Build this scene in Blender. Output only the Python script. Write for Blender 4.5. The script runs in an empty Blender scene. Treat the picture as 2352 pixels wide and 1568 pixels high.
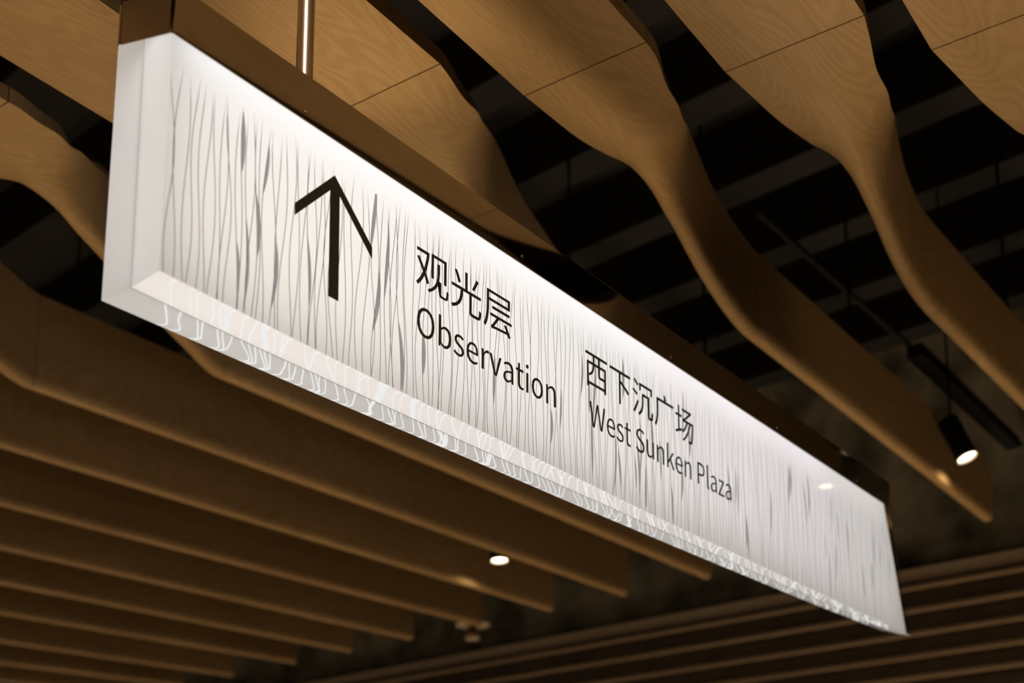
import bpy, bmesh, math, random
from mathutils import Vector, Matrix

C = bpy.context.scene.collection
scene = bpy.context.scene
random.seed(7)

# ------------------------------------------------------------------ camera
cam_d = bpy.data.cameras.new('camera')
cam = bpy.data.objects.new('camera', cam_d)
C.objects.link(cam)
YAW, PITCH = 0.686766, 0.158007          # heading measured from +X, upward tilt
cam.location = (0, 0, 1.6)
fwd = Vector((math.cos(YAW) * math.cos(PITCH), math.sin(YAW) * math.cos(PITCH), math.sin(PITCH)))
cam.rotation_euler = fwd.to_track_quat('-Z', 'Y').to_euler()
cam_d.sensor_width = 36
cam_d.lens = 42.844
cam_d.shift_y = 0.38265
cam_d.clip_start, cam_d.clip_end = 0.05, 100
cam_d.dof.use_dof = True
cam_d.dof.focus_distance = 2.45
cam_d.dof.aperture_fstop = 2.4
scene.camera = cam

# ------------------------------------------------------------------ view, world
vs = scene.view_settings
vs.view_transform = 'Standard'
vs.look = 'None'
vs.gamma = 1.0
vs.use_curve_mapping = False
vs.exposure = 0.0
world = bpy.data.worlds.new('world')
scene.world = world
world.use_nodes = True
bg = world.node_tree.nodes['Background']
bg.inputs['Color'].default_value = (1.0, 0.78, 0.58, 1)
bg.inputs['Strength'].default_value = 0.026
scene.cycles.use_denoising = True
scene.cycles.max_bounces = 8
scene.cycles.diffuse_bounces = 3
scene.cycles.sample_clamp_indirect = 4.0

# ------------------------------------------------------------------ hall downlights (out of view, light the floor)
def lamp(name, kind, loc, power, color, parent=None, target=None, **kw):
    d = bpy.data.lights.new(name, kind)
    d.energy = power
    d.color = color
    for k, v in kw.items():
        setattr(d, k, v)
    o = bpy.data.objects.new(name, d)
    C.objects.link(o)
    o.location = loc
    if target is not None:
        o.rotation_euler = (Vector(target) - Vector(loc)).to_track_quat('-Z', 'Y').to_euler()
    if parent:
        o.parent = parent
    return o

WARM = (1.0, 0.72, 0.43)
HALL = 12.0
for x, y, k in ((-1.2, -0.6, 1.0), (1.0, -1.6, 1.3), (3.4, -1.2, 0.9), (-1.5, 3.0, 0.7)):
    lamp('hall_downlight', 'AREA', (x, y, 3.45), HALL * k, WARM, target=(x, y, 0), shape='DISK', size=0.5)
lamp('added_uplight', 'SPOT', (1.85, 2.55, 0.02), 260, WARM, target=(1.73, 1.84, 3.6), spot_size=math.radians(11), spot_blend=1.0, shadow_soft_size=0.08)  # unseen uplight added for the bright patch on one fin
lamp('accent_spot', 'SPOT', (1.03, 1.235, 3.52), 5.0, (1.0, .86, .66), target=(1.31, 1.56, 3.18), spot_size=math.radians(34), spot_blend=0.8, shadow_soft_size=0.02)
# grid of warm unseen uplights, added at floor level to brighten the fin undersides
UP = 112.0
for ix in range(6):
    for iy in range(7):
        x, y = -0.4 + ix * 1.36, 0.6 + iy * 1.6
        k = (1.35, 1.5, 1.15, 1.0, 0.95, 0.9, 0.85)[iy]
        lamp('added_uplight', 'SPOT', (x, y, 0.02), UP * k, WARM, target=(x, y, 3), spot_size=math.radians(66), spot_blend=1.0, shadow_soft_size=0.45)

GLYPHS = {
 'zh1': [[162,277,162,91,187,91,187,254,290,254,290,91,316,91,316,277],[224,224,224,157,222,123,214,88,197,53,169,21,125,-9,141,-28,173,-8,198,14,217,38,231,63,240,88,240,8,243,-10,254,-19,272,-21,302,-21,324,-16,335,5,339,48,317,58,315,20,311,3,302,-1,276,-1,269,0,265,3,264,11,264,96,242,96,249,157,249,224],[20,196,78,106,59,66,36,33,12,6,32,-14,55,12,76,42,95,77,119,22,142,38,133,59,121,82,107,107,117,135,125,164,133,195,139,228,143,263,126,268,122,267,18,267,18,242,115,242,109,205,100,170,90,136,40,209],[398,268,416,238,430,207,440,181,465,190,455,217,440,248,422,277],[629,281,616,250,600,218,584,190,607,182,623,208,640,239,656,271],[511,294,511,160,369,160,369,136,463,136,458,98,449,64,431,36,403,12,362,-6,379,-28,423,-7,454,20,474,53,485,92,491,136,556,136,556,11,559,-12,571,-24,596,-27,610,-27,631,-27,646,-27,669,-21,681,1,686,45,662,56,660,19,655,2,644,-2,630,-2,611,-2,598,-2,588,-1,583,3,582,11,582,136,682,136,682,160,537,160,537,294],[807,160,807,136,1006,136,1006,160],[773,255,984,255,984,213,773,213],[747,277,747,175,746,139,744,100,738,60,727,21,711,-14,735,-27,752,10,763,52,770,95,773,137,773,175,773,190,1011,190,1011,277],[801,-22,809,-20,825,-18,855,-15,905,-12,981,-7,995,-31,1019,-19,1004,6,984,37,963,66,940,57,968,14,833,6,887,76,1030,76,1030,99,784,99,784,76,854,76,837,51,822,31,812,18,805,10,798,5,792,2]],
 'en1': [[130,-5,166,1,196,19,219,47,234,84,239,129,234,175,219,211,196,238,166,255,130,261,94,255,63,238,40,211,26,175,20,129,26,84,40,47,63,19,94,1],[130,24,90,37,63,73,54,129,63,185,90,220,130,233,170,220,197,185,206,129,197,73,170,37],[376,-5,416,8,447,42,458,98,450,149,424,183,383,195,362,191,341,182,323,168,324,202,324,279,292,279,292,0,318,0,320,20,322,20,339,7,358,-2],[370,22,357,24,341,30,324,42,324,142,342,156,359,165,375,168,404,159,420,135,425,98,418,57,399,31],[558,-5,596,3,619,24,627,52,618,81,597,98,569,110,549,118,534,128,528,143,532,156,544,166,564,170,579,168,594,162,607,153,622,173,606,184,586,192,563,195,528,188,506,168,498,141,506,115,527,97,553,86,574,78,590,66,597,50,593,35,580,24,559,20,538,23,520,31,503,43,487,22,508,8,532,-1],[749,-5,773,-2,794,5,812,15,800,36,786,28,770,23,753,21,721,29,699,52,690,88,818,88,819,106,810,153,785,184,743,195,702,183,671,148,658,95,671,41,703,7],[689,110,699,142,719,163,744,169,770,163,786,143,791,110],[866,0,898,0,898,122,913,148,930,162,946,166,965,163,971,191,950,195,930,190,912,176,896,155,893,190,866,190],[1043,0,1081,0,1148,190,1116,190,1080,82,1063,26,1061,26,1043,82,1008,190,974,190],[1228,-5,1251,-1,1272,9,1291,23,1292,23,1295,0,1321,0,1321,117,1315,158,1293,185,1256,195,1226,191,1201,182,1181,170,1193,148,1210,158,1229,165,1250,168,1274,161,1286,144,1290,120,1223,107,1185,84,1173,49,1180,20,1200,2],[1237,21,1220,24,1208,34,1204,51,1212,73,1239,89,1290,99,1290,46,1272,32,1255,24],[1441,-5,1477,2,1470,27,1449,21,1431,26,1422,38,1419,58,1419,164,1471,164,1471,190,1419,190,1419,244,1393,244,1389,190,1359,188,1359,164,1387,164,1387,59,1392,25,1409,3],[1514,0,1546,0,1546,190,1514,190],[1530,229,1541,232,1548,239,1551,251,1548,262,1541,269,1530,271,1519,269,1511,262,1509,251,1511,239,1519,232],[1684,-5,1727,7,1759,41,1772,95,1759,149,1727,183,1684,195,1640,183,1608,149,1596,95,1608,41,1640,7],[1684,22,1655,31,1636,57,1629,95,1636,133,1655,159,1684,168,1713,159,1732,133,1739,95,1732,57,1713,31],[1822,0,1854,0,1854,138,1872,154,1888,164,1906,167,1927,162,1938,145,1942,116,1942,0,1974,0,1974,120,1968,161,1949,186,1916,195,1892,191,1871,179,1852,162,1848,190,1822,190]],
 'zh2': [[21,271,21,246,125,246,125,195,40,195,40,-27,65,-27,65,-5,287,-5,287,-26,313,-26,313,195,224,195,224,246,329,246,329,271],[65,20,65,85,81,67,121,97,141,133,148,171,199,171,199,116,202,94,213,83,235,80,248,80,268,80,282,80,287,80,287,20],[65,86,65,171,124,171,119,140,101,111],[148,195,148,246,199,246,199,195],[224,171,287,171,287,105,280,105,267,105,249,105,238,105,229,105,225,109,224,116],[369,268,369,242,505,242,505,-28,532,-28,532,158,574,134,613,110,644,88,662,111,627,135,582,161,537,185,532,179,532,242,681,242,681,268],[731,272,754,258,777,243,795,230,811,251,793,263,770,277,748,289],[714,177,737,165,761,152,780,140,796,162,776,173,752,185,729,196],[724,-6,746,-23,769,13,791,54,812,94,792,111,770,69,746,28],[822,272,822,202,847,202,847,247,1003,247,1003,202,1029,202,1029,272],[862,187,862,113,858,71,840,29,800,-8,817,-28,847,-4,868,24,880,53,886,83,887,112,887,162,956,162,956,16,959,-7,968,-18,986,-21,993,-21,1003,-21,1011,-21,1029,-15,1038,8,1042,53,1018,64,1017,25,1014,8,1009,4,990,4,985,4,983,8,982,16,982,187],[1215,289,1231,241,1100,241,1100,140,1100,111,1097,79,1091,47,1081,16,1064,-13,1085,-32,1104,0,1116,35,1124,71,1127,107,1128,140,1128,215,1380,215,1380,241,1248,241,1261,244,1256,259,1249,277,1242,294],[1544,152,1550,154,1561,156,1575,156,1600,156,1582,120,1557,89,1528,65,1523,85,1486,71,1486,184,1525,184,1525,209,1486,209,1486,290,1461,290,1461,209,1418,209,1418,184,1461,184,1461,62,1413,45,1422,19,1455,32,1491,46,1528,61,1528,64,1547,49,1578,78,1605,114,1625,156,1654,156,1639,113,1619,75,1595,41,1567,11,1533,-13,1554,-28,1587,-1,1616,30,1641,67,1662,109,1679,156,1702,156,1698,102,1694,61,1690,32,1685,13,1680,4,1667,-1,1659,-1,1647,-1,1633,0,1641,-25,1655,-25,1668,-25,1678,-25,1687,-23,1695,-19,1702,-13,1709,0,1715,22,1720,56,1725,103,1729,168,1729,173,1730,179,1730,181,1589,181,1624,205,1661,233,1698,265,1678,280,1673,278,1532,278,1532,253,1645,253,1614,227,1587,206,1569,194,1555,186,1543,180,1533,177]],
 'en2': [[63,0,102,0,140,155,153,213,154,213,167,155,206,0,245,0,298,257,267,257,239,117,225,34,223,34,205,117,169,257,140,257,104,117,86,34,85,34,69,117,42,257,9,257],[417,-5,441,-2,461,5,479,15,468,36,453,28,438,23,420,21,388,29,366,52,357,88,485,88,487,106,478,153,452,184,411,195,369,183,338,148,326,95,338,41,371,7],[357,110,367,142,386,163,411,169,437,163,453,143,459,110],[583,-5,621,3,644,24,652,52,643,81,622,98,595,110,574,118,559,128,554,143,557,156,569,166,589,170,605,168,619,162,632,153,647,173,631,184,611,192,589,195,553,188,531,168,523,141,532,115,552,97,578,86,599,78,615,66,622,50,618,35,605,24,584,20,563,23,545,31,528,43,513,22,533,8,557,-1],[757,-5,792,2,786,27,764,21,747,26,738,38,735,58,735,164,787,164,787,190,735,190,735,244,708,244,705,190,675,188,675,164,703,164,703,59,708,25,725,3],[982,-5,1029,5,1059,31,1069,68,1062,100,1043,122,1016,137,980,153,960,162,944,175,937,196,943,215,960,228,985,233,1008,230,1027,222,1044,209,1061,230,1040,246,1014,257,985,261,944,252,915,228,904,193,913,162,932,141,957,127,993,111,1015,101,1031,87,1036,65,1030,44,1012,29,982,24,956,28,932,39,912,56,893,33,917,13,948,0],[1172,-5,1196,0,1217,12,1235,30,1236,30,1238,0,1265,0,1265,190,1233,190,1233,55,1216,37,1200,26,1182,23,1161,28,1150,45,1146,74,1146,190,1114,190,1114,70,1120,29,1139,4],[1329,0,1361,0,1361,138,1379,154,1395,164,1413,167,1434,162,1445,145,1449,116,1449,0,1481,0,1481,120,1475,161,1456,186,1423,195,1399,191,1378,179,1359,162,1355,190,1329,190],[1543,0,1574,0,1574,50,1610,92,1666,0,1700,0,1629,113,1692,190,1656,190,1576,90,1574,90,1574,279,1543,279],[1813,-5,1837,-2,1858,5,1875,15,1864,36,1850,28,1834,23,1817,21,1785,29,1763,52,1754,88,1882,88,1883,106,1874,153,1848,184,1807,195,1766,183,1734,148,1722,95,1734,41,1767,7],[1753,110,1763,142,1782,163,1808,169,1833,163,1849,143,1855,110],[1930,0,1962,0,1962,138,1980,154,1996,164,2014,167,2035,162,2046,145,2050,116,2050,0,2082,0,2082,120,2076,161,2057,186,2024,195,2000,191,1979,179,1960,162,1959,162,1956,190,1930,190],[2225,0,2257,0,2257,102,2300,102,2349,111,2382,137,2394,181,2382,226,2349,250,2298,257,2225,257],[2257,129,2257,230,2294,230,2332,226,2354,211,2362,181,2355,151,2333,134,2296,129],[2477,-5,2496,-2,2491,23,2485,22,2480,23,2477,28,2476,36,2476,279,2444,279,2444,38,2447,15,2458,0],[2587,-5,2610,-1,2631,9,2650,23,2651,23,2654,0,2680,0,2680,117,2673,158,2652,185,2614,195,2585,191,2560,182,2540,170,2552,148,2568,158,2588,165,2609,168,2633,161,2645,144,2648,120,2582,107,2544,84,2532,49,2539,20,2558,2],[2596,21,2579,24,2567,34,2562,51,2570,73,2597,89,2648,99,2648,46,2630,32,2613,24],[2720,0,2864,0,2864,26,2761,26,2861,173,2861,190,2731,190,2731,164,2820,164,2720,17],[2950,-5,2973,-1,2994,9,3013,23,3014,23,3017,0,3043,0,3043,117,3037,158,3015,185,2978,195,2948,191,2923,182,2903,170,2915,148,2932,158,2951,165,2972,168,2996,161,3008,144,3012,120,2945,107,2907,84,2895,49,2902,20,2922,2],[2959,21,2942,24,2930,34,2926,51,2934,73,2961,89,3012,99,3012,46,2994,32,2977,24]],
}

# ------------------------------------------------------------------ helpers
def newmat(name):
    m = bpy.data.materials.new(name)
    m.use_nodes = True
    return m, m.node_tree.nodes, m.node_tree.links, m.node_tree.nodes['Principled BSDF']

def plain(name, color, rough=0.5, metal=0.0, spec=0.5, emit=None, emit_s=0.0):
    m, n, l, p = newmat(name)
    p.inputs['Base Color'].default_value = (*color, 1)
    p.inputs['Roughness'].default_value = rough
    p.inputs['Metallic'].default_value = metal
    p.inputs['Specular IOR Level'].default_value = spec
    if emit:
        p.inputs['Emission Color'].default_value = (*emit, 1)
        p.inputs['Emission Strength'].default_value = emit_s
    return m

def mottled(name, c1, c2, scale, rough=0.8, detail=5.0, metal=0.0, bump=0.0, stretch=(1, 1, 1)):
    m, n, l, p = newmat(name)
    tc = n.new('ShaderNodeTexCoord')
    mp = n.new('ShaderNodeMapping'); mp.inputs['Scale'].default_value = stretch
    no = n.new('ShaderNodeTexNoise'); no.inputs['Scale'].default_value = scale; no.inputs['Detail'].default_value = detail
    cr = n.new('ShaderNodeValToRGB')
    cr.color_ramp.elements[0].position = 0.3; cr.color_ramp.elements[0].color = (*c1, 1)
    cr.color_ramp.elements[1].position = 0.7; cr.color_ramp.elements[1].color = (*c2, 1)
    l.new(tc.outputs['Object'], mp.inputs[0]); l.new(mp.outputs[0], no.inputs['Vector'])
    l.new(no.outputs['Fac'], cr.inputs[0]); l.new(cr.outputs[0], p.inputs['Base Color'])
    p.inputs['Roughness'].default_value = rough
    p.inputs['Metallic'].default_value = metal
    if bump:
        b = n.new('ShaderNodeBump'); b.inputs['Strength'].default_value = bump
        l.new(no.outputs['Fac'], b.inputs['Height']); l.new(b.outputs[0], p.inputs['Normal'])
    return m

def wood(name, light, dark):
    """oak veneer: long growth-ring contours running along X, fine pores"""
    m, n, l, p = newmat(name)
    tc = n.new('ShaderNodeTexCoord')
    oi = n.new('ShaderNodeObjectInfo')
    mul = n.new('ShaderNodeVectorMath'); mul.operation = 'SCALE'; mul.inputs['Scale'].default_value = 17.0
    cmb = n.new('ShaderNodeCombineXYZ')
    for i in range(3):
        l.new(oi.outputs['Random'], cmb.inputs[i])
    l.new(cmb.outputs[0], mul.inputs[0])
    add = n.new('ShaderNodeVectorMath')
    l.new(tc.outputs['Object'], add.inputs[0]); l.new(mul.outputs[0], add.inputs[1])
    mp = n.new('ShaderNodeMapping'); mp.inputs['Scale'].default_value = (1.1, 5.5, 2.6)
    l.new(add.outputs[0], mp.inputs[0])
    n1 = n.new('ShaderNodeTexNoise'); n1.inputs['Scale'].default_value = 1.0; n1.inputs['Detail'].default_value = 1.5
    l.new(mp.outputs[0], n1.inputs['Vector'])
    k = n.new('ShaderNodeMath'); k.operation = 'MULTIPLY'; k.inputs[1].default_value = 190.0
    l.new(n1.outputs['Fac'], k.inputs[0])
    sn = n.new('ShaderNodeMath'); sn.operation = 'SINE'
    l.new(k.outputs[0], sn.inputs[0])
    mp2 = n.new('ShaderNodeMapping'); mp2.inputs['Scale'].default_value = (14, 230, 120)
    l.new(add.outputs[0], mp2.inputs[0])
    n2 = n.new('ShaderNodeTexNoise'); n2.inputs['Scale'].default_value = 1.0; n2.inputs['Detail'].default_value = 2.0
    l.new(mp2.outputs[0], n2.inputs['Vector'])
    n3 = n.new('ShaderNodeTexNoise'); n3.inputs['Scale'].default_value = 1.6; n3.inputs['Detail'].default_value = 2.0
    l.new(mp.outputs[0], n3.inputs['Vector'])
    a = n.new('ShaderNodeMath'); a.operation = 'MULTIPLY_ADD'; a.inputs[1].default_value = 0.11; a.inputs[2].default_value = 0.22
    l.new(sn.outputs[0], a.inputs[0])
    b = n.new('ShaderNodeMath'); b.operation = 'MULTIPLY_ADD'; b.inputs[1].default_value = 0.5
    l.new(n2.outputs['Fac'], b.inputs[0]); l.new(a.outputs[0], b.inputs[2])
    c = n.new('ShaderNodeMath'); c.operation = 'MULTIPLY_ADD'; c.inputs[1].default_value = 0.5
    l.new(n3.outputs['Fac'], c.inputs[0]); l.new(b.outputs[0], c.inputs[2])
    cr = n.new('ShaderNodeValToRGB')
    cr.color_ramp.elements[0].position = 0.35; cr.color_ramp.elements[0].color = (*light, 1)
    cr.color_ramp.elements[1].position = 1.0; cr.color_ramp.elements[1].color = (*dark, 1)
    l.new(c.outputs[0], cr.inputs[0])
    l.new(cr.outputs[0], p.inputs['Base Color'])
    p.inputs['Roughness'].default_value = 0.42
    p.inputs['Specular IOR Level'].default_value = 0.35
    return m

def link(name, mesh, mats, parent=None, smooth=False, loc=None):
    for m in (mats if isinstance(mats, (list, tuple)) else [mats]):
        mesh.materials.append(m)
    if smooth:
        for f in mesh.polygons:
            f.use_smooth = True
        mesh.set_sharp_from_angle(angle=math.radians(38))
    o = bpy.data.objects.new(name, mesh)
    C.objects.link(o)
    if parent:
        o.parent = parent
    if loc:
        o.location = loc
    return o

def obj(name, bm, mats, parent=None, smooth=False, normals=True):
    if normals:
        bmesh.ops.recalc_face_normals(bm, faces=bm.faces[:])
    me = bpy.data.meshes.new(name)
    bm.to_mesh(me); bm.free()
    return link(name, me, mats, parent, smooth)

def empty(name, loc, label, cat, group=None):
    o = bpy.data.objects.new(name, None)
    o.empty_display_size = 0.1
    C.objects.link(o)
    o.location = loc
    tag(o, label, cat, group)
    return o

def tag(o, label=None, cat=None, group=None, kind=None):
    for k, v in (('label', label), ('category', cat), ('group', group), ('kind', kind)):
        if v:
            o[k] = v
    return o

def adopt(child, parent):
    """parent a mesh given in world coordinates under an empty without moving it"""
    child.parent = parent
    child.matrix_parent_inverse = Matrix.Translation(parent.location).inverted()
    return child

def add_box(bm, lo, hi):
    x0, y0, z0 = lo; x1, y1, z1 = hi
    v = [bm.verts.new(p) for p in ((x0, y0, z0), (x1, y0, z0), (x1, y1, z0), (x0, y1, z0), (x0, y0, z1), (x1, y0, z1), (x1, y1, z1), (x0, y1, z1))]
    for f in ((0, 3, 2, 1), (4, 5, 6, 7), (0, 1, 5, 4), (1, 2, 6, 5), (2, 3, 7, 6), (3, 0, 4, 7)):
        bm.faces.new([v[i] for i in f])
    return v

def bevel(bm, w, seg=2):
    bmesh.ops.bevel(bm, geom=bm.edges[:], offset=w, segments=seg, affect='EDGES', profile=0.5)

def lathe(bm, profile, seg=40, mat=None):
    """profile: list of (r, z); closed where r = 0"""
    rings = []
    for r, z in profile:
        if r < 1e-6:
            rings.append([bm.verts.new((0, 0, z))])
        else:
            rings.append([bm.verts.new((r * math.cos(2 * math.pi * i / seg), r * math.sin(2 * math.pi * i / seg), z)) for i in range(seg)])
    for a, b in zip(rings, rings[1:]):
        for i in range(seg):
            j = (i + 1) % seg
            if len(a) == 1 and len(b) == 1:
                continue
            if len(a) == 1:
                bm.faces.new((a[0], b[i], b[j]))
            elif len(b) == 1:
                bm.faces.new((a[i], a[j], b[0]))
            else:
                bm.faces.new((a[i], a[j], b[j], b[i]))

def tube(bm, pts, r, seg=12):
    pts = [Vector(p) for p in pts]
    rings = []
    for i, p in enumerate(pts):
        t = (pts[min(i + 1, len(pts) - 1)] - pts[max(i - 1, 0)]).normalized()
        q = t.to_track_quat('Z', 'Y')
        rings.append([bm.verts.new(p + q @ Vector((r * math.cos(2 * math.pi * k / seg), r * math.sin(2 * math.pi * k / seg), 0))) for k in range(seg)])
    for a, b in zip(rings, rings[1:]):
        for k in range(seg):
            bm.faces.new((a[k], a[(k + 1) % seg], b[(k + 1) % seg], b[k]))
    bm.faces.new(rings[0][::-1]); bm.faces.new(rings[-1])

def lerp(a, b, t):
    return a + (b - a) * t

def interp(tab, x):
    """piecewise linear through sorted (x, value) pairs, values numbers or tuples, ends extrapolated"""
    i = 0
    while i < len(tab) - 2 and x > tab[i + 1][0]:
        i += 1
    (x0, v0), (x1, v1) = tab[i], tab[i + 1]
    t = (x - x0) / (x1 - x0)
    if isinstance(v0, (tuple, list)):
        return tuple(lerp(a, b, t) for a, b in zip(v0, v1))
    return lerp(v0, v1, t)

# ------------------------------------------------------------------ materials
M_oak = wood('oak_veneer', (0.45, 0.305, 0.148), (0.31, 0.20, 0.088))
M_black = plain('black_powder_coat', (0.006, 0.006, 0.006), 0.7, spec=0.15)
M_ceil = mottled('black_painted_slab', (0.002, 0.002, 0.002), (0.004, 0.0035, 0.0035), 3.0, 0.9)
M_joist = mottled('black_painted_joist', (0.0008, 0.0007, 0.00065), (0.0014, 0.0012, 0.0011), 4.0, 0.85)
M_pipe = plain('dark_steel_conduit', (0.005, 0.0046, 0.0046), 0.7, spec=0.2)
M_rough = mottled('rough_dark_plaster', (0.07, 0.07, 0.052), (0.46, 0.43, 0.32), 3.2, 0.95, detail=7.0, bump=0.4)
M_fascia = mottled('brown_fascia', (0.66, 0.53, 0.36), (0.74, 0.60, 0.42), 6.0, 0.6, stretch=(1, .15, 4))
M_batten = mottled('brown_batten', (0.44, 0.33, 0.20), (0.50, 0.385, 0.25), 6.0, 0.6, stretch=(1, .15, 4))
M_back = mottled('dark_recess', (0.20, 0.16, 0.12), (0.27, 0.22, 0.17), 5.0, 0.9)
M_floor = mottled('warm_stone_floor', (0.50, 0.40, 0.29), (0.58, 0.47, 0.35), 1.5, 0.5)
M_metal = plain('bronze_mirror_steel', (0.45, 0.425, 0.40), 0.035, metal=1.0)
M_cap = plain('brushed_bronze_steel', (0.40, 0.35, 0.30), 0.34, metal=1.0)
M_rod = plain('polished_steel', (0.66, 0.59, 0.50), 0.30, metal=1.0)
M_screw = plain('bright_screw_steel', (0.85, 0.8, 0.72), 0.12, metal=1.0)
M_ink = plain('black_vinyl', (0.075, 0.082, 0.066), 0.6, spec=0.25)

def acrylic(name, color, emit, strength, trans=0.55, coat=1.0):
    """backlit opal acrylic: gives off light, lets the lamps inside shine through, glossy outside"""
    m, n, l, p = newmat(name)
    p.inputs['Base Color'].default_value = (*color, 1)
    p.inputs['Roughness'].default_value = 0.35
    p.inputs['Specular IOR Level'].default_value = 0.3
    p.inputs['Coat Weight'].default_value = coat
    p.inputs['Coat Roughness'].default_value = 0.02
    p.inputs['Emission Color'].default_value = (*emit, 1)
    p.inputs['Emission Strength'].default_value = strength
    t = n.new('ShaderNodeBsdfTranslucent'); t.inputs['Color'].default_value = (*color, 1)
    mx = n.new('ShaderNodeMixShader'); mx.inputs[0].default_value = trans
    out = n['Material Output']
    # emission must stay whole: add the translucent lobe on top of the lacquered one
    ad = n.new('ShaderNodeAddShader')
    sc = n.new('ShaderNodeMixShader'); sc.inputs[0].default_value = trans
    tr = n.new('ShaderNodeBsdfDiffuse'); tr.inputs['Color'].default_value = (0, 0, 0, 1)
    l.new(tr.outputs[0], sc.inputs[1]); l.new(t.outputs[0], sc.inputs[2])
    n.remove(mx)
    l.new(p.outputs[0], ad.inputs[0]); l.new(sc.outputs[0], ad.inputs[1])
    l.new(ad.outputs[0], out.inputs['Surface'])
    return m

OPAL = (0.38, 0.38, 0.38)
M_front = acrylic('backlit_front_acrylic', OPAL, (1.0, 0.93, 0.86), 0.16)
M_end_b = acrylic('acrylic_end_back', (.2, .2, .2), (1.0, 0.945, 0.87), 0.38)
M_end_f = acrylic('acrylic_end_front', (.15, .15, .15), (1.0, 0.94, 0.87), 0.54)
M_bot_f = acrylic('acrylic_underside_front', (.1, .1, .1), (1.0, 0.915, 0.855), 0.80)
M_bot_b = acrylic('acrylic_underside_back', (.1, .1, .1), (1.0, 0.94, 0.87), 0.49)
M_line = acrylic('etched_grey_line', (0.075, 0.07, 0.07), (0.78, 0.74, 0.74), 0.17, coat=1.0)
M_leaf = acrylic('etched_grey_leaf', (0.15, 0.145, 0.145), (0.80, 0.77, 0.76), 0.25, coat=1.0)
M_white = acrylic('painted_reflection_line', (0.1, 0.1, 0.1), (0.97, 1.0, 0.99), 0.80, coat=0.2)  # white lines standing in for inner reflections in the acrylic
M_joint = plain('dark_joint', (0.10, 0.07, 0.05), 0.6)

def clear(name):
    m, n, l, p = newmat(name)
    t = n.new('ShaderNodeBsdfTransparent'); t.inputs['Color'].default_value = (0.86, 0.87, 0.87, 1)
    g = n.new('ShaderNodeBsdfGlossy'); g.inputs['Roughness'].default_value = 0.04
    d = n.new('ShaderNodeBsdfTranslucent'); d.inputs['Color'].default_value = (0.5, 0.5, 0.5, 1)
    f = n.new('ShaderNodeFresnel'); f.inputs['IOR'].default_value = 1.3
    mx = n.new('ShaderNodeMixShader'); m2 = n.new('ShaderNodeMixShader'); m2.inputs[0].default_value = 0.06
    l.new(t.outputs[0], m2.inputs[1]); l.new(d.outputs[0], m2.inputs[2])
    l.new(f.outputs[0], mx.inputs[0]); l.new(m2.outputs[0], mx.inputs[1]); l.new(g.outputs[0], mx.inputs[2])
    l.new(mx.outputs[0], n['Material Output'].inputs['Surface'])
    return m
M_clear = clear('clear_acrylic')

def glow(name, color, s):
    return plain(name, (0.8, 0.8, 0.8), 0.4, emit=color, emit_s=s)
M_lens = glow('lit_lens', (1.0, 0.86, 0.58), 9.0)

# ------------------------------------------------------------------ the setting
bm = bmesh.new(); add_box(bm, (-5, -7, -0.1), (7.0, 13, 0.0))
tag(obj('floor', bm, M_floor), 'pale stone floor of the hall below the frame', 'floor', kind='structure')
bm = bmesh.new(); add_box(bm, (-5, -7, 5.3), (7.2, 13, 5.4))
tag(obj('ceiling', bm, M_ceil), 'black painted slab above the ceiling fins', 'ceiling', kind='structure')
WX = 6.92
bm = bmesh.new(); add_box(bm, (WX, -7, 3.722), (WX + 0.12, 13, 5.3))
tag(obj('wall_back', bm, M_rough), 'rough dark plaster wall behind the fin ends', 'wall', kind='structure')
bm = bmesh.new(); add_box(bm, (WX + 0.03, -7, 0.0), (WX + 0.12, 13, 3.722))
tag(obj('wall_recess', bm, M_back), 'dark backing wall behind the horizontal battens', 'wall', kind='structure')
bm = bmesh.new(); add_box(bm, (WX - 0.035, -7, 3.622), (WX + 0.03, 13, 3.698)); bevel(bm, 0.004)
tag(obj('trim_fascia', bm, M_fascia), 'wide brown fascia board above the battens', 'fascia', kind='structure')

ORD = ['narrow brown batten right under the wide fascia board', 'second brown batten below the wide fascia board',
       'third brown batten below the wide fascia board', 'fourth brown batten below the fascia, crossing the lower right corner',
       'fifth brown batten below the fascia, lowest one at the right', 'brown batten at the very bottom right corner of the photo']
for i, z in enumerate((3.582, 3.444, 3.303, 3.169, 3.043, 2.92)):
    bm = bmesh.new(); add_box(bm, (WX - 0.045, -4, z - 0.013), (WX + 0.03, 12, z + 0.013)); bevel(bm, 0.003)
    tag(obj('wall_batten', bm, M_batten), ORD[i], 'batten', 'horizontal battens on the far wall')

# black joists of the ceiling void, each running across
for i in range(11):
    x = 0.9 + i * 0.62
    bm = bmesh.new()
    add_box(bm, (x, -6, 4.98), (x + 0.16, 12, 5.3))
    o = obj('ceiling_joist', bm, M_joist)
    tag(o, 'dark joist crossing the black void above the fins', 'joist', 'black joists above the fins')

# ------------------------------------------------------------------ ceiling fins
H, DEPTH, BOARD = 3.6, 0.31, 0.04
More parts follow.
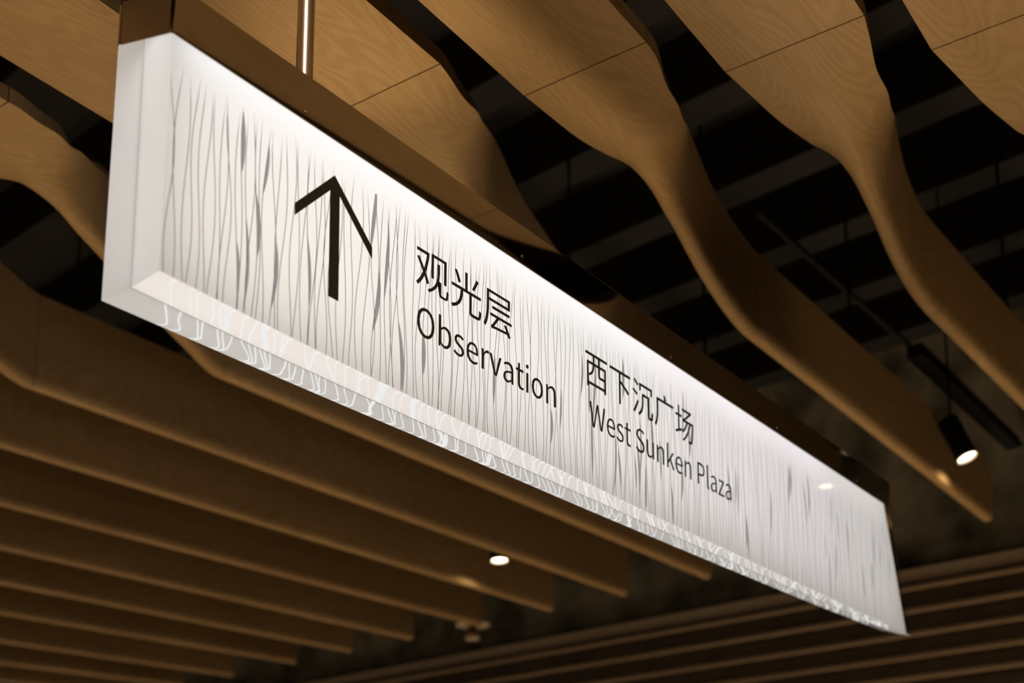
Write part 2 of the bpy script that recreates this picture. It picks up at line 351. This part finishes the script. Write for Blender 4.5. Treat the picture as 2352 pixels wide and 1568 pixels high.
# cross-sections of the fin over the sign's right: outer left edge, keel left, keel right, outer right edge
STAGES = [
    ('a', (-0.45, 1.585, H), (-0.44, 1.39, H), (-0.44, 1.34, H), (-0.42, 1.245, H)),
    ('b', (2.097, 1.680, H), (2.114, 1.515, H), (2.119, 1.469, H), (2.132, 1.351, H)),
    ('b2', (2.200, 1.678, H), (2.20, 1.540, H), (2.20, 1.495, H), (2.200, 1.364, H + 0.004)),
    ('c', (2.31, 1.682, H + .008), (2.302, 1.571, H), (2.309, 1.526, H), (2.31, 1.411, H + .02)),
    ('d', (2.42, 1.687, H + .03), (2.414, 1.603, H), (2.423, 1.556, H), (2.42, 1.443, H + .05)),
    ('e', (2.53, 1.700, H + .07), (2.516, 1.632, H), (2.533, 1.586, H), (2.53, 1.496, H + .10)),
    ('f', (2.65, 1.712, H + .15), (2.645, 1.665, H), (2.660, 1.620, H), (2.65, 1.554, H + .17)),
    ('f2', (2.75, 1.722, H + .23), (2.745, 1.695, H), (2.772, 1.652, H), (2.76, 1.611, H + .24)),
    ('g', (2.85, 1.730, H + .30), (2.845, 1.722, H), (2.886, 1.680, H), (2.87, 1.668, H + DEPTH)),
    ('h', (3.10, 1.792, H + DEPTH), (3.083, 1.789, H), (3.119, 1.745, H), (3.119, 1.745, H + DEPTH)),
    ('i', (3.33, 1.846, H + DEPTH), (3.328, 1.846, H), (3.357, 1.795, H), (3.357, 1.795, H + DEPTH)),
    ('j', (3.54, 1.877, H + DEPTH), (3.529, 1.877, H), (3.551, 1.822, H), (3.551, 1.822, H + DEPTH)),
    ('k', (6.02, 1.898, H + DEPTH), (6.02, 1.898, H), (6.02, 1.838, H), (6.02, 1.838, H + DEPTH)),
]
SB = [(-4, (.95, -1.64)), (-2, (.474, -.825)), (-1, (.237, -.42)), (0, (0, 0)), (1, (-.247, .413)), (3, (-.821, 1.322)), (4, (-1.19, 1.95))]
SF = [(-2, (.62, -.9)), (-1, (.323, -.452)), (0, (0, 0)), (3, (-1.015, 1.347)), (4, (-1.40, 1.976))]
SJ = [(-2, (.51, -1.08)), (-1, (.258, -.539)), (0, (0, 0)), (3, (-.959, 1.662)), (4, (-1.356, 2.291)), (5, (-1.70, 2.942)), (6, (-2.03, 3.695)),
      (7, (-2.38, 4.425)), (8, (-2.73, 5.185)), (9, (-3.08, 6.055)), (10, (-3.43, 7.035)), (11, (-3.73, 8.115)), (12, (-4.03, 9.325))]
SK = [(-2, (0, -1.17)), (-1, (0, -.59)), (0, (0, 0)), (3, (0, 1.60)), (4, (0, 2.18)), (5, (0, 2.75)), (6, (0, 3.354)), (7, (0, 3.99)),
      (8, (0, 4.613)), (9, (0, 5.23)), (10, (0, 5.995)), (11, (0, 6.66)), (12, (0, 7.31))]

# where single fins rise more slowly or stand taller
RISE = {3: {'d': -.01, 'e': -.030, 'f': -.04, 'f2': -.05, 'g': -.06, 'h': -.03, 'i': -.01}, 4: {'g': .02, 'h': .05, 'i': .06, 'j': .06}}
SIDE = {-1: {'b2': .014, 'c': .011, 'd': .010, 'e': .005, 'f': -.004, 'f2': -.014, 'g': -.022, 'h': -.012},
        0: {'c': -.004}, 1: {'b2': -.003, 'c': -.020, 'd': -.024, 'e': -.024, 'f': -.019, 'f2': -.013, 'g': -.005},
        3: {'b2': -.010, 'c': -.028, 'd': -.033, 'e': -.030, 'f': -.012, 'f2': .005, 'g': .018, 'h': .012}}

def shifts(m):
    j, k = interp(SJ, m), interp(SK, m)
    if m > 4:
        b = (j[0] + .166, j[1] - .34); f = (j[0] - .044, j[1] - .315)
    else:
        b, f = interp(SB, m), interp(SF, m)
    mid = lambda p, q, t: (lerp(p[0], q[0], t), lerp(p[1], q[1], t))
    return {'a': b, 'b': b, 'b2': mid(b, f, .17), 'c': mid(b, f, .38), 'd': mid(b, f, .58), 'e': mid(b, f, .79), 'f': f,
            'f2': mid(f, j, .12), 'g': mid(f, j, .23), 'h': mid(f, j, .50), 'i': mid(f, j, .77), 'j': j, 'k': k}

def catmull(p0, p1, p2, p3, t):
    return 0.5 * ((2 * p1) + (p2 - p0) * t + (2 * p0 - 5 * p1 + 4 * p2 - p3) * t * t + (3 * p1 - p0 - 3 * p2 + p3) * t ** 3)

def bottom_profile(P0, Q1, Q2, P2):
    """rounded polyline P0-Q1-Q2-P2"""
    out = [P0]
    for A, B, D in ((P0, Q1, Q2), (Q1, Q2, P2)):
        ra = min((A - B).length * (0.48 if A is P0 else 0.42), 0.05)
        rd = min((D - B).length * (0.48 if D is P2 else 0.42), 0.05)
        ra = min(ra, 0.05); rd = min(rd, 0.05)
        s, e = B + (A - B).normalized() * ra, B + (D - B).normalized() * rd
        for t in (0, .25, .5, .75, 1):
            out.append(s * (1 - t) ** 2 + B * 2 * t * (1 - t) + e * t * t)
    out.append(P2)
    return out

def loft(bm, rings, hard):
    """rings of equal length, closed around; 'hard' lists ring indices whose rails stay sharp"""
    n = len(rings[0])
    vs_ = [[bm.verts.new(p) for p in r] for r in rings]
    for a, b in zip(vs_, vs_[1:]):
        for i in range(n):
            j = (i + 1) % n
            bm.faces.new((a[i], a[j], b[j], b[i]))
    bm.faces.new(vs_[0][::-1]); bm.faces.new(vs_[-1])
    bm.edges.ensure_lookup_table()
    for f in bm.faces:
        f.smooth = True
    for a, b in zip(vs_, vs_[1:]):
        for i in hard:
            e = bm.edges.get((a[i], b[i]))
            if e:
                e.smooth = False
    for ring in (vs_[0], vs_[-1]):
        for i in range(n):
            e = bm.edges.get((ring[i], ring[(i + 1) % n]))
            if e:
                e.smooth = False

def fin_section(cs):
    P0, Q1, Q2, P2 = cs
    prof = bottom_profile(P0, Q1, Q2, P2)
    # the board is BOARD thick at right angles to its face, thinner where both wings stand close
    th = min(BOARD, 0.42 * abs(P0.y - P2.y))
    def back(P, Q, right):
        d = P - Q
        d.x = 0
        d.normalize()
        return P + Vector((0, d.z, -d.y) if right else (0, -d.z, d.y)) * th
    return prof + [back(P2, Q2, True), back(P0, Q1, False)]

def make_fin(m, label):
    sh = shifts(m)
    st = []
    for name, *pts in STAGES:
        dx, dy = sh[name]
        rz = RISE.get(m, {}).get(name, 0); sy = SIDE.get(m, {}).get(name, 0)
        st.append((name, [Vector((p[0] + dx, p[1] + dy + (sy if q == 3 else 0), p[2] + (rz if q == 3 or (q == 0 and rz > 0) else 0))) for q, p in enumerate(pts)]))
    names = [s[0] for s in st]
    root = empty('ceiling_fin', st[names.index('j')][1][1].copy(), label, 'ceiling fin', 'curving oak ceiling fins')
    def span(n0, n1, gap0, gap1):
        i0, i1 = names.index(n0), names.index(n1)
        secs = []
        for i in range(i0, i1):
            p = [st[max(i - 1, i0 if n0 == 'b' else 0)][1], st[i][1], st[i + 1][1], st[min(i + 2, len(st) - 1)][1]]
            if i == i1 - 1 and n0 == 'b':      # leave the bend in line with the straight blade
                p[3] = [b + (c - b).normalized() * (b - a).length for a, b, c in zip(p[1], p[2], p[3])]
            if names[i] in ('a', 'j'):      # straight runs
                steps = 8
                fn = lambda q, t: q[1] + (q[2] - q[1]) * t
            else:
                steps = 6
                fn = lambda q, t: catmull(q[0], q[1], q[2], q[3], t)
            for s in range(steps + (1 if i == i1 - 1 else 0)):
                secs.append([fn([p[w][v] for w in range(4)], s / steps) for v in range(4)])
        # shrink the two ends along the fin to leave an open joint
        for k, (g, o) in enumerate(((gap0, 1), (gap1, -2))):
            e = 0 if k == 0 else -1
            if g:
                secs[e] = [a + (b - a).normalized() * g for a, b in zip(secs[e], secs[o])]
        return secs
    for part, n0, n1, g0, g1 in (('soffit_panel', 'a', 'b', 0, .0018), ('twist_panel', 'b', 'j', .0018, .0015), ('blade_panel', 'j', 'k', .0015, 0)):
        secs = span(n0, n1, g0, g1)
        bm = bmesh.new()
        rings = [fin_section(c) for c in secs]
        n = len(rings[0])
        loft(bm, rings, (0, n - 3, n - 2, n - 1))
        bmesh.ops.recalc_face_normals(bm, faces=bm.faces[:])
        me = bpy.data.meshes.new(part)
        bm.to_mesh(me); bm.free()
        adopt(link(part, me, M_oak), root)
    # hanger rods up to the slab
    for nm, t in (('a', .82), ('j', .35)):
        i = names.index(nm)
        A, B = st[i][1], st[i + 1][1]
        c = [(a + (b - a) * t) for a, b in zip(A, B)]
        mid = (c[0] + c[3]) / 2
        bm = bmesh.new()
        tube(bm, [(mid.x, mid.y, mid.z + BOARD - .01), (mid.x, mid.y, 5.3)], 0.007, 8)
        adopt(obj('hanger_rod', bm, M_black, None, True), root)
    return root

FIN_LABELS = {
    -4: 'oak ceiling fin fourth to the right of the one with the spotlight, outside the frame',
    -3: 'oak ceiling fin third to the right of the one with the spotlight, outside the frame',
    -2: 'oak ceiling fin cut off by the upper right corner of the photo',
    -1: 'oak ceiling fin second from the right, sweeping off the right side of the photo',
    0: 'oak ceiling fin that twists down to end beside the spotlight at right',
    1: 'oak ceiling fin brightly lit behind the steel rod, passing right above the sign housing',
    2: 'broad oak ceiling fin behind the near upper end of the sign at top left',
    3: 'oak ceiling fin at the left side, twisting behind the lit sign and out below it',
    4: 'oak fin below the sign with a broad dark face at the left side',
    5: 'oak fin with a light pool under the round downlight, third below the sign',
    6: 'oak fin whose end stands right above the red sprinkler',
    7: 'oak fin next below the one above the sprinkler',
    8: 'oak fin second below the one above the sprinkler',
    9: 'oak fin third below the one above the sprinkler',
    10: 'oak fin third from the bottom left corner',
    11: 'oak fin second from the bottom left corner',
    12: 'oak fin lowest of all in the bottom left corner',
}
for m in range(-4, 13):
    make_fin(m, FIN_LABELS[m])

# ------------------------------------------------------------------ the hanging sign
YF, T = 1.48444, 0.152
YM, YB = YF + T / 2, YF + T
FRONT = [(0.9762, 2.5732), (1.1474, 2.5688), (1.3612, 2.5648), (1.6596, 2.5625), (1.847, 2.5606), (2.2721, 2.5570), (2.4487, 2.5560), (3.1556, 2.5590), (3.9128, 2.5618)]
MIDB = [(0.9785, 2.5737), (1.1944, 2.5707), (1.4321, 2.5703), (1.665, 2.5704), (2.0939, 2.5731), (3.0, 2.580), (3.972, 2.594)]
BACK = [(0.9744, 2.5767), (1.2929, 2.5781), (1.503, 2.5801), (1.7466, 2.5838), (2.1955, 2.5882), (2.6971, 2.5959), (3.4534, 2.6110), (4.0351, 2.6284)]
ZT = {YF: 2.973, YM: 3.000, YB: 3.027}
XT0, XT1 = 0.979, 3.773          # housing ends
sign = empty('hanging_sign', (XT0, YM, 3.0), 'long white backlit acrylic direction sign hanging from a bronze housing', 'sign')

def surf(name, rows, mat, parent):
    """grid of points: rows of equal length"""
    bm = bmesh.new()
    v = [[bm.verts.new(p) for p in r] for r in rows]
    for a, b in zip(v, v[1:]):
        for i in range(len(a) - 1):
            bm.faces.new((a[i], a[i + 1], b[i + 1], b[i]))
    return bm

N = 48
def bot(tab, y, u):
    x = lerp(tab[0][0], tab[-1][0], u)
    return Vector((x, y, interp(tab, x)))
def top(y, u):
    return Vector((lerp(XT0, XT1, u), y, ZT[y]))
CLEAR_U = 0.985      # beyond this the slab is clear
def face_front(bm, mi, y, tab, u0, u1, n):
    rows = []
    for i in range(n + 1):
        u = lerp(u0, u1, i / n)
        b, t = bot(tab, y, u), top(y, u)
        rows.append([bm.verts.new(b + (t - b) * k / 8) for k in range(9)])
    for a, b in zip(rows, rows[1:]):
        for k in range(8):
            f = bm.faces.new((a[k], b[k], b[k + 1], a[k + 1])); f.material_index = mi
def quad(bm, mi, *p):
    f = bm.faces.new([bm.verts.new(q) for q in p]); f.material_index = mi

def slab(name, y, tab, end_m, bot_m, patterns):
    bm = bmesh.new()
    face_front(bm, 0, y, tab, 0, CLEAR_U, N)
    face_front(bm, 3, y, tab, CLEAR_U, 1, 2)
    # near end, half of the thickness
    quad(bm, 1, bot(tab, y, 0), top(y, 0), top(YM, 0), bot(MIDB, YM, 0))
    # underside strip
    prev = None
    for i in range(N + 1):
        u = i / N
        cur = (bm.verts.new(bot(tab, y, u)), bm.verts.new(bot(MIDB, YM, u)))
        if prev:
            f = bm.faces.new((prev[0], prev[1], cur[1], cur[0])); f.material_index = 2
        prev = cur
    # far end
    quad(bm, 3, bot(tab, y, 1), bot(MIDB, YM, 1), top(YM, 1), top(y, 1))
    bmesh.ops.remove_doubles(bm, verts=bm.verts[:], dist=1e-5)
    bmesh.ops.recalc_face_normals(bm, faces=bm.faces[:])
    # etched lines and painted white reflections, lying on the faces
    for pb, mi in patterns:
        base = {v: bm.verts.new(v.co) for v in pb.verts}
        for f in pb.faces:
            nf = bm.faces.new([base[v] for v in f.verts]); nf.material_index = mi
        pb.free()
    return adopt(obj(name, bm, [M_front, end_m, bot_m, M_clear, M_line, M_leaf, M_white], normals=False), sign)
# thin dark joint between the two slabs, along the underside and up the near end
bm = bmesh.new()
pts = [bot(MIDB, YM, i / N) + Vector((0, 0, -0.0006)) for i in range(N + 1)]
w = Vector((0, 0.0006, 0))
for a, b in zip(pts, pts[1:]):
    quad(bm, 0, a - w, b - w, b + w, a + w)
a, b = bot(MIDB, YM, 0) + Vector((-0.0005, 0, 0)), top(YM, 0) + Vector((-0.0005, 0, 0))
quad(bm, 0, a - w * .5, b - w * .5, b + w * .5, a + w * .5)
adopt(obj('slab_joint', bm, M_joint), sign)

# etched pattern of wavy upright lines
rnd = random.Random(23)
lines = []
x = 0.985
while x < 4.0:
    n_ = len(lines)
    lines.append(dict(x=x, amp=[(rnd.uniform(.0032, .0062), rnd.uniform(15, 21), math.pi * (n_ % 2) + rnd.uniform(-.9, .9)), (rnd.uniform(.001, .003), rnd.uniform(6, 11), rnd.uniform(0, 6.28))], lean=rnd.uniform(-.012, .012)))
    x += rnd.choice((0.008, 0.0115, 0.014, 0.018))
def lx(L, z):
    return L['x'] + sum(a * math.sin(k * z + p) for a, k, p in L['amp']) + L['lean'] * (z - 2.75)
bm = bmesh.new(); bl = bmesh.new()
Y1 = YF - 0.0006
zs_n = 44
def xmax(z):
    return lerp(3.9128, 3.773, (z - 2.56) / 0.41) - 0.05
def strip(bmx, ctr, wid):
    prev = None
    for (xc, z), wd in zip(ctr, wid):
        cur = (bmx.verts.new((xc - wd / 2, Y1, z)), bmx.verts.new((xc + wd / 2, Y1, z)))
        if prev:
            bmx.faces.new((prev[0], cur[0], cur[1], prev[1]))
        prev = cur
for i, L in enumerate(lines):
    z1 = 2.973 - rnd.uniform(.038, .062)
    ctr, wid = [], []
    for k in range(zs_n + 1):
        t = k / zs_n
        xa = lx(L, 2.57)
        zb = interp(FRONT, xa) + 0.0005
        z = lerp(zb, z1, t)
        xx = lx(L, z)
        if xx > xmax(z) or xx < 0.979:
            if len(ctr) > 1:
                strip(bm, ctr, wid)
            ctr, wid = [], []
            continue
        ctr.append((xx, z)); wid.append(0.0016 * min(1.0, (1 - t) * 7 + .05))
    if len(ctr) > 1:
        strip(bm, ctr, wid)
# leaves: slim filled lenses between lines
for i, L in enumerate(lines[2:-6], 2):
    if rnd.random() < 0.28:
        zc = rnd.uniform(2.60, 2.875); hl = rnd.uniform(.04, .08); wmax = rnd.uniform(.005, .0095)
        ctr, wid = [], []
        for k in range(13):
            s = k / 12 * 2 - 1
            z = zc + s * hl
            xx = lx(L, z)
            if z > 2.926 or z < interp(FRONT, xx) + .0005 or xx > xmax(z):
                continue
            wd = wmax * (1 - s * s) ** 0.9 + .0004
            ctr.append((xx + wd / 2, z)); wid.append(wd)
        if len(ctr) > 2:
            strip(bl, ctr, wid)

# white squiggles painted along the underside, imitating inner reflections of the line pattern
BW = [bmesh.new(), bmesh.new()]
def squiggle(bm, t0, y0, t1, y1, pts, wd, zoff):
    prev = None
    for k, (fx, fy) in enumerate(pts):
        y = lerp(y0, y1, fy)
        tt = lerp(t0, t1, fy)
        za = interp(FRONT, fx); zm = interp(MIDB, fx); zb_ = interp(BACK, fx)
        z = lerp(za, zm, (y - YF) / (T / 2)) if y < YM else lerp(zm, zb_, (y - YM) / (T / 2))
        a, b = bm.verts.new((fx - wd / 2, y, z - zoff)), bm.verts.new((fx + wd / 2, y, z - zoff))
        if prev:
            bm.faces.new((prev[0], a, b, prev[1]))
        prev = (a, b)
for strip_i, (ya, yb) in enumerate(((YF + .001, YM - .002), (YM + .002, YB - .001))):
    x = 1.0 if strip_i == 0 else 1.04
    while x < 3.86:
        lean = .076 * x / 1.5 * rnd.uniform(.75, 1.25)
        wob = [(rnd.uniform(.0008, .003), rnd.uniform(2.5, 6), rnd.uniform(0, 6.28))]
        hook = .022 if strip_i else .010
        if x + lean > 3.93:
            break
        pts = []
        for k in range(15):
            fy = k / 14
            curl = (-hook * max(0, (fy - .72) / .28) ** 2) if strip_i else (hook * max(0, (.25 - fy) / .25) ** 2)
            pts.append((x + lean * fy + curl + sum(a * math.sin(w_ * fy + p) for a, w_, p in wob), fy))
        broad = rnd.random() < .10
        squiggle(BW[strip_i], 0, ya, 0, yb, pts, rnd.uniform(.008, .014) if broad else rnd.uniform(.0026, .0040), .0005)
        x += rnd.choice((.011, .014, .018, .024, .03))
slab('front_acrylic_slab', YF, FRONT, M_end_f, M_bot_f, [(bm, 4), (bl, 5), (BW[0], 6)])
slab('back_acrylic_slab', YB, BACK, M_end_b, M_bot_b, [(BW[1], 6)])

# lettering and arrow, thin black vinyl on the front face
def curve_part(name, loops, fx, fz, label=None, thin=0.0):
    cu = bpy.data.curves.new(name, 'CURVE')
    cu.dimensions = '2D'; cu.fill_mode = 'BOTH'; cu.extrude = 0.0006; cu.offset = -thin
    for l in loops:
        s = cu.splines.new('POLY')
        n = len(l) // 2
        s.points.add(n - 1)
        for i in range(n):
            s.points[i].co = (fx(l[2 * i]), fz(l[2 * i + 1]), 0, 1)
        s.use_cyclic_u = True
    tmp = bpy.data.objects.new('tmp', cu)
    C.objects.link(tmp)
    dg = bpy.context.evaluated_depsgraph_get()
    me = bpy.data.meshes.new_from_object(tmp.evaluated_get(dg))
    bpy.data.objects.remove(tmp)
    me.transform(Matrix(((1, 0, 0, 0), (0, 0, -1, YF - 0.0018), (0, 1, 0, 0), (0, 0, 0, 1))))
    me.name = name
    o = adopt(link(name, me, M_ink), sign)
    if label:
        o['label'] = label
    return o

def text_part(name, key, x0, x1, z0, z1, label):
    """fit the outline's box: x0..x1 and z0..z1"""
    ls = GLYPHS[key]
    xs = [v for l in ls for v in l[0::2]]; zs = [v for l in ls for v in l[1::2]]
    a, b, c, d = min(xs), max(xs), min(zs), max(zs)
    curve_part(name, ls, lambda v: x0 + (v - a) / (b - a) * (x1 - x0), lambda v: z0 + (v - c) / (d - c) * (z1 - z0), label, .0005)
text_part('chinese_lettering', 'zh1', 1.5249, 1.8070, 2.7862, 2.8745, 'black Chinese lettering in the first column')
text_part('english_lettering', 'en1', 1.5288, 1.9552, 2.6905, 2.7555, 'black word Observation')
text_part('chinese_lettering', 'zh2', 2.0651, 2.5240, 2.7840, 2.8735, 'black Chinese lettering in the second column')
def words(key):
    """split a line of outlines at its wide gaps"""
    ls = sorted(GLYPHS[key], key=lambda l: min(l[0::2]))
    out, right = [[ls[0]]], max(ls[0][0::2])
    for l in ls[1:]:
        if min(l[0::2]) - right > 105:
            out.append([])
        out[-1].append(l); right = max(right, max(l[0::2]))
    return out
_all = [v for l in GLYPHS['en2'] for v in l[0::2]]
_up = [v for l in GLYPHS['en2'] for v in l[1::2]]
for wl, wd in zip(words('en2'), ('West', 'Sunken', 'Plaza')):
    curve_part('english_lettering', wl, lambda v: 2.0785 + (v - min(_all)) / (max(_all) - min(_all)) * .6307,
               lambda v: 2.6930 + (v - min(_up)) / (max(_up) - min(_up)) * .0640, 'black word ' + wd, .0005)
ARROW = [1.3172, 2.9037, 1.2303, 2.8087, 1.2307, 2.7865, 1.3083, 2.8711, 1.3100, 2.6735, 1.3325, 2.6735, 1.3300, 2.8711, 1.4107, 2.7885, 1.4104, 2.8102]
curve_part('arrow_symbol', [ARROW], lambda v: v, lambda v: v, 'black arrow pointing up')

# bronze housing: U channel with an inset end plate
HT = 3.0575
bm = bmesh.new()
def prism(bm, x0, x1, prof, prof1=None):
    a = [bm.verts.new((x0, y, z)) for y, z in prof]; b = [bm.verts.new((x1, y, z)) for y, z in (prof1 or prof)]
    n = len(prof)
    for i in range(n):
        bm.faces.new((a[i], a[(i + 1) % n], b[(i + 1) % n], b[i]))
    bm.faces.new(a[::-1]); bm.faces.new(b)
e = 0.0015
def channel(lean):
    return [(YF - e, 2.972), (YF - e - lean, HT - .006), (YB + e, HT + .0524), (YB + e, 3.026), (YB - .004, 3.026), (YB - .004, HT + .046), (YF + .003, HT - .006), (YF + .003, 2.972)]
prism(bm, XT0 - .001, XT1, channel(.0075))
bevel(bm, 0.0006, 1)
adopt(obj('housing', bm, M_metal), sign)
bm = bmesh.new()
prism(bm, XT0 - .0015, XT0 + .004, [(YF + .0055, 2.9745), (YF + .0055, HT - .004), (YB - .0075, HT + .044), (YB - .0075, 3.0235)])
adopt(obj('end_cap', bm, M_cap), sign)
bm = bmesh.new()
prism(bm, XT1 - .006, XT1 - .001, [(YF + .0035, 2.974), (YF + .0035, HT - .008), (YB - .0045, HT + .040), (YB - .0045, 3.0235)])
adopt(obj('end_cap', bm, M_cap), sign)
bm = bmesh.new()      # closing tray the lamps sit on
prism(bm, XT0 + .006, XT1 - .008, [(YF + .0035, 2.986), (YF + .0035, 2.990), (YB - .0045, 3.040), (YB - .0045, 3.036)])
adopt(obj('lamp_tray', bm, M_cap), sign)
for xs, zs in ((1.2472, 2.9871), (1.8407, 2.9876), (2.4250, 2.9850), (3.5168, 2.9862), (2.98, 2.986)):
    bm = bmesh.new()
    lathe(bm, [(0, -.0030), (.0026, -.0026), (.0046, -.0010), (.0047, 0.002), (0, 0.002)], 16)
    bmesh.ops.transform(bm, matrix=Matrix.Translation((xs, YF - e, zs)) @ Matrix.Rotation(-math.pi / 2, 4, 'X'), verts=bm.verts[:])
    adopt(obj('screw', bm, M_screw, None, True), sign)
# suspension rod
rx = 1.3075
bm = bmesh.new(); tube(bm, [(rx, YM, HT + .015), (rx, YM, 5.3)], 0.0157, 32)
adopt(obj('suspension_rod', bm, M_rod, None, True), sign)

# backlight boards at the middle of the slabs, shining towards both faces
BL = 1.02
for i, (k, col) in enumerate(((1.16, (1, .945, .885)), (1.08, (1, .955, .91)), (.99, (1, .965, .935)), (.88, (.99, .955, .98)), (.76, (.985, .955, 1)), (.64, (.99, .965, .97)))):
    xa, xb = lerp(XT0 + .004, XT1 + .06, i / 6), lerp(XT0 + .004, XT1 + .06, (i + 1) / 6)
    for sg in (-1, 1):
        o = lamp('backlight_board', 'AREA', ((xa + xb) / 2, YM + sg * .004, 2.772), BL * k, col, target=((xa + xb) / 2, YM + sg, 2.772), shape='RECTANGLE', size=xb - xa, size_y=.37)
        adopt(o, sign)
# LED strip inside the top of the slabs
LED = 0.66
for i in range(6):
    xa, xb = lerp(XT0 + .012, XT1 - .04, i / 6), lerp(XT0 + .012, XT1 - .04, (i + 1) / 6)
    o = lamp('led_strip', 'AREA', ((xa + xb) / 2, YF + .042, 2.990), LED * (1.0, 1.0, 1.0, .95, .85, .6)[i], ((.84, .91, 1.0), (.84, .91, 1.0), (.86, .92, 1.0), (.9, .9, 1.0), (.92, .89, 1.0), (.9, .92, .95))[i], shape='RECTANGLE', size=xb - xa, size_y=.05)
    adopt(o, sign)

# ------------------------------------------------------------------ spotlights
def spotlight(name, loc, axis, r, length, label, deep=0.003, lens=None):
    root = empty(name, loc, label, 'spotlight', 'black cylinder spotlights')
    q = Vector(axis).normalized().to_track_quat('Z', 'Y').to_matrix().to_4x4()
    Mx = Matrix.Translation(loc) @ q
    def part(nm, prof, mat, seg=40):
        bm = bmesh.new(); lathe(bm, prof, seg)
        bmesh.ops.transform(bm, matrix=Mx, verts=bm.verts[:])
        return adopt(obj(nm, bm, mat, None, True), root)
    part('body', [(0, length), (r * .93, length), (r, length - .006), (r, .004), (r * .985, 0), (r * .9, 0), (r * .9, .02 + deep), (0, .02 + deep)], M_black)
    part('trim_ring', [(r * .985, -.001), (r, -.006), (r * .97, -.009), (r * .9, -.008), (r * .80, .0), (r * .97, .004)], plain('pale_trim_ring', (.75, .68, .58), .35))
    part('lens', [(0, deep), (r * .87, deep), (r * .87, deep + .007), (0, deep + .007)], lens or M_lens)
    top_p = Mx @ Vector((0, 0, length * .8))
    bm = bmesh.new(); tube(bm, [top_p, (top_p.x, top_p.y, 5.3)], .006, 8)
    adopt(obj('stem', bm, M_black, None, True), root)
    return root
WARM_L = (1.0, 0.80, 0.48)
s1 = (5.278, 1.710, 3.672)
spotlight('spotlight', s1, (-.06, .36, .93), .047, .20, 'black tilted cylinder spotlight with a lit lens at the right')
adopt(lamp('spot_spill', 'SPOT', (5.335, 1.735, 3.664), 3.0, WARM_L, target=(5.345, 1.755, 3.0), spot_size=math.radians(150), spot_blend=.45, shadow_soft_size=.015), bpy.data.objects['spotlight'])
s2 = (5.2025, 4.36, 3.697)
o2 = spotlight('spotlight', s2, (0, .05, 1), .052, .20, 'black spotlight with a round lit lens between the fins, lower middle')
adopt(lamp('spot_spill', 'SPOT', (5.225, 4.47, 3.674), 7.0, WARM_L, target=(5.225, 4.49, 3.0), spot_size=math.radians(150), spot_blend=.5, shadow_soft_size=.02), o2)
s3 = (5.073, 0.684, 3.613)
spotlight('spotlight', s3, (0, 0, 1), .045, .20, 'black spotlight mirrored as a small glint at the far end of the sign', lens=glow('dim_lit_lens', (1.0, 0.86, 0.62), 4.0))

# ------------------------------------------------------------------ sprinkler below the end of a fin
spr = empty('fire_sprinkler', (6.26, 5.49, 3.704), 'small pale pendant sprinkler with a red bulb, just below a fin end', 'sprinkler')
SM = Matrix.Translation((6.26, 5.49, 3.704)) @ Matrix.Scale(1.05, 4)
M_brass = plain('pale_sprinkler_metal', (.72, .60, .44), .35, metal=.4)
M_red = plain('red_bulb', (.35, .03, .015), .3)
for nm, prof, mt in (('escutcheon', [(0, -.001), (.05, -.001), (.112, -.004), (.114, -.008), (.10, -.011), (.03, -.016), (0, -.016)], M_brass),
                     ('stem', [(0, -.016), (.026, -.016), (.026, -.05), (0, -.05)], plain('dark_sprinkler_stem', (.06, .03, .02), .5)),
                     ('bulb', [(0, -.05), (.022, -.052), (.032, -.066), (.03, -.082), (0, -.084)], M_red),
                     ('deflector', [(0, -.083), (.045, -.084), (.05, -.09), (.048, -.106), (.02, -.112), (0, -.113)], M_brass)):
    bm = bmesh.new(); lathe(bm, prof, 32)
    bmesh.ops.transform(bm, matrix=SM, verts=bm.verts[:])
    adopt(obj(nm, bm, mt, None, True), spr)

bm = bmesh.new(); tube(bm, [(6.26, 5.49, 3.70), (6.26, 5.49, 5.3)], .014, 10)
adopt(obj('drop_pipe', bm, M_pipe, None, True), spr)

# ------------------------------------------------------------------ services in the black void
def run(name, pts, r, mat, label, cat, seg=10):
    bm = bmesh.new(); tube(bm, pts, r, seg)
    return tag(obj(name, bm, mat, None, True), label, cat)
run('conduit_pipe', [(3.9, 1.99, 4.3), (6.9, 1.93, 4.3)], .014, M_pipe, 'thin dark conduit pipe seen between two fins at right', 'pipe')
bm = bmesh.new(); add_box(bm, (5.0, 1.78, 4.07), (6.35, 1.85, 4.13)); bevel(bm, .004)
tag(obj('lighting_track', bm, M_black), 'black lighting track above the tilted spotlight', 'lighting track')
bm = bmesh.new(); add_box(bm, (2.9, 1.72, 4.62), (4.3, 1.76, 4.66)); bevel(bm, .004)
tag(obj('strut_channel', bm, M_joist), 'dark strut channel running above the curved fin at right', 'strut')
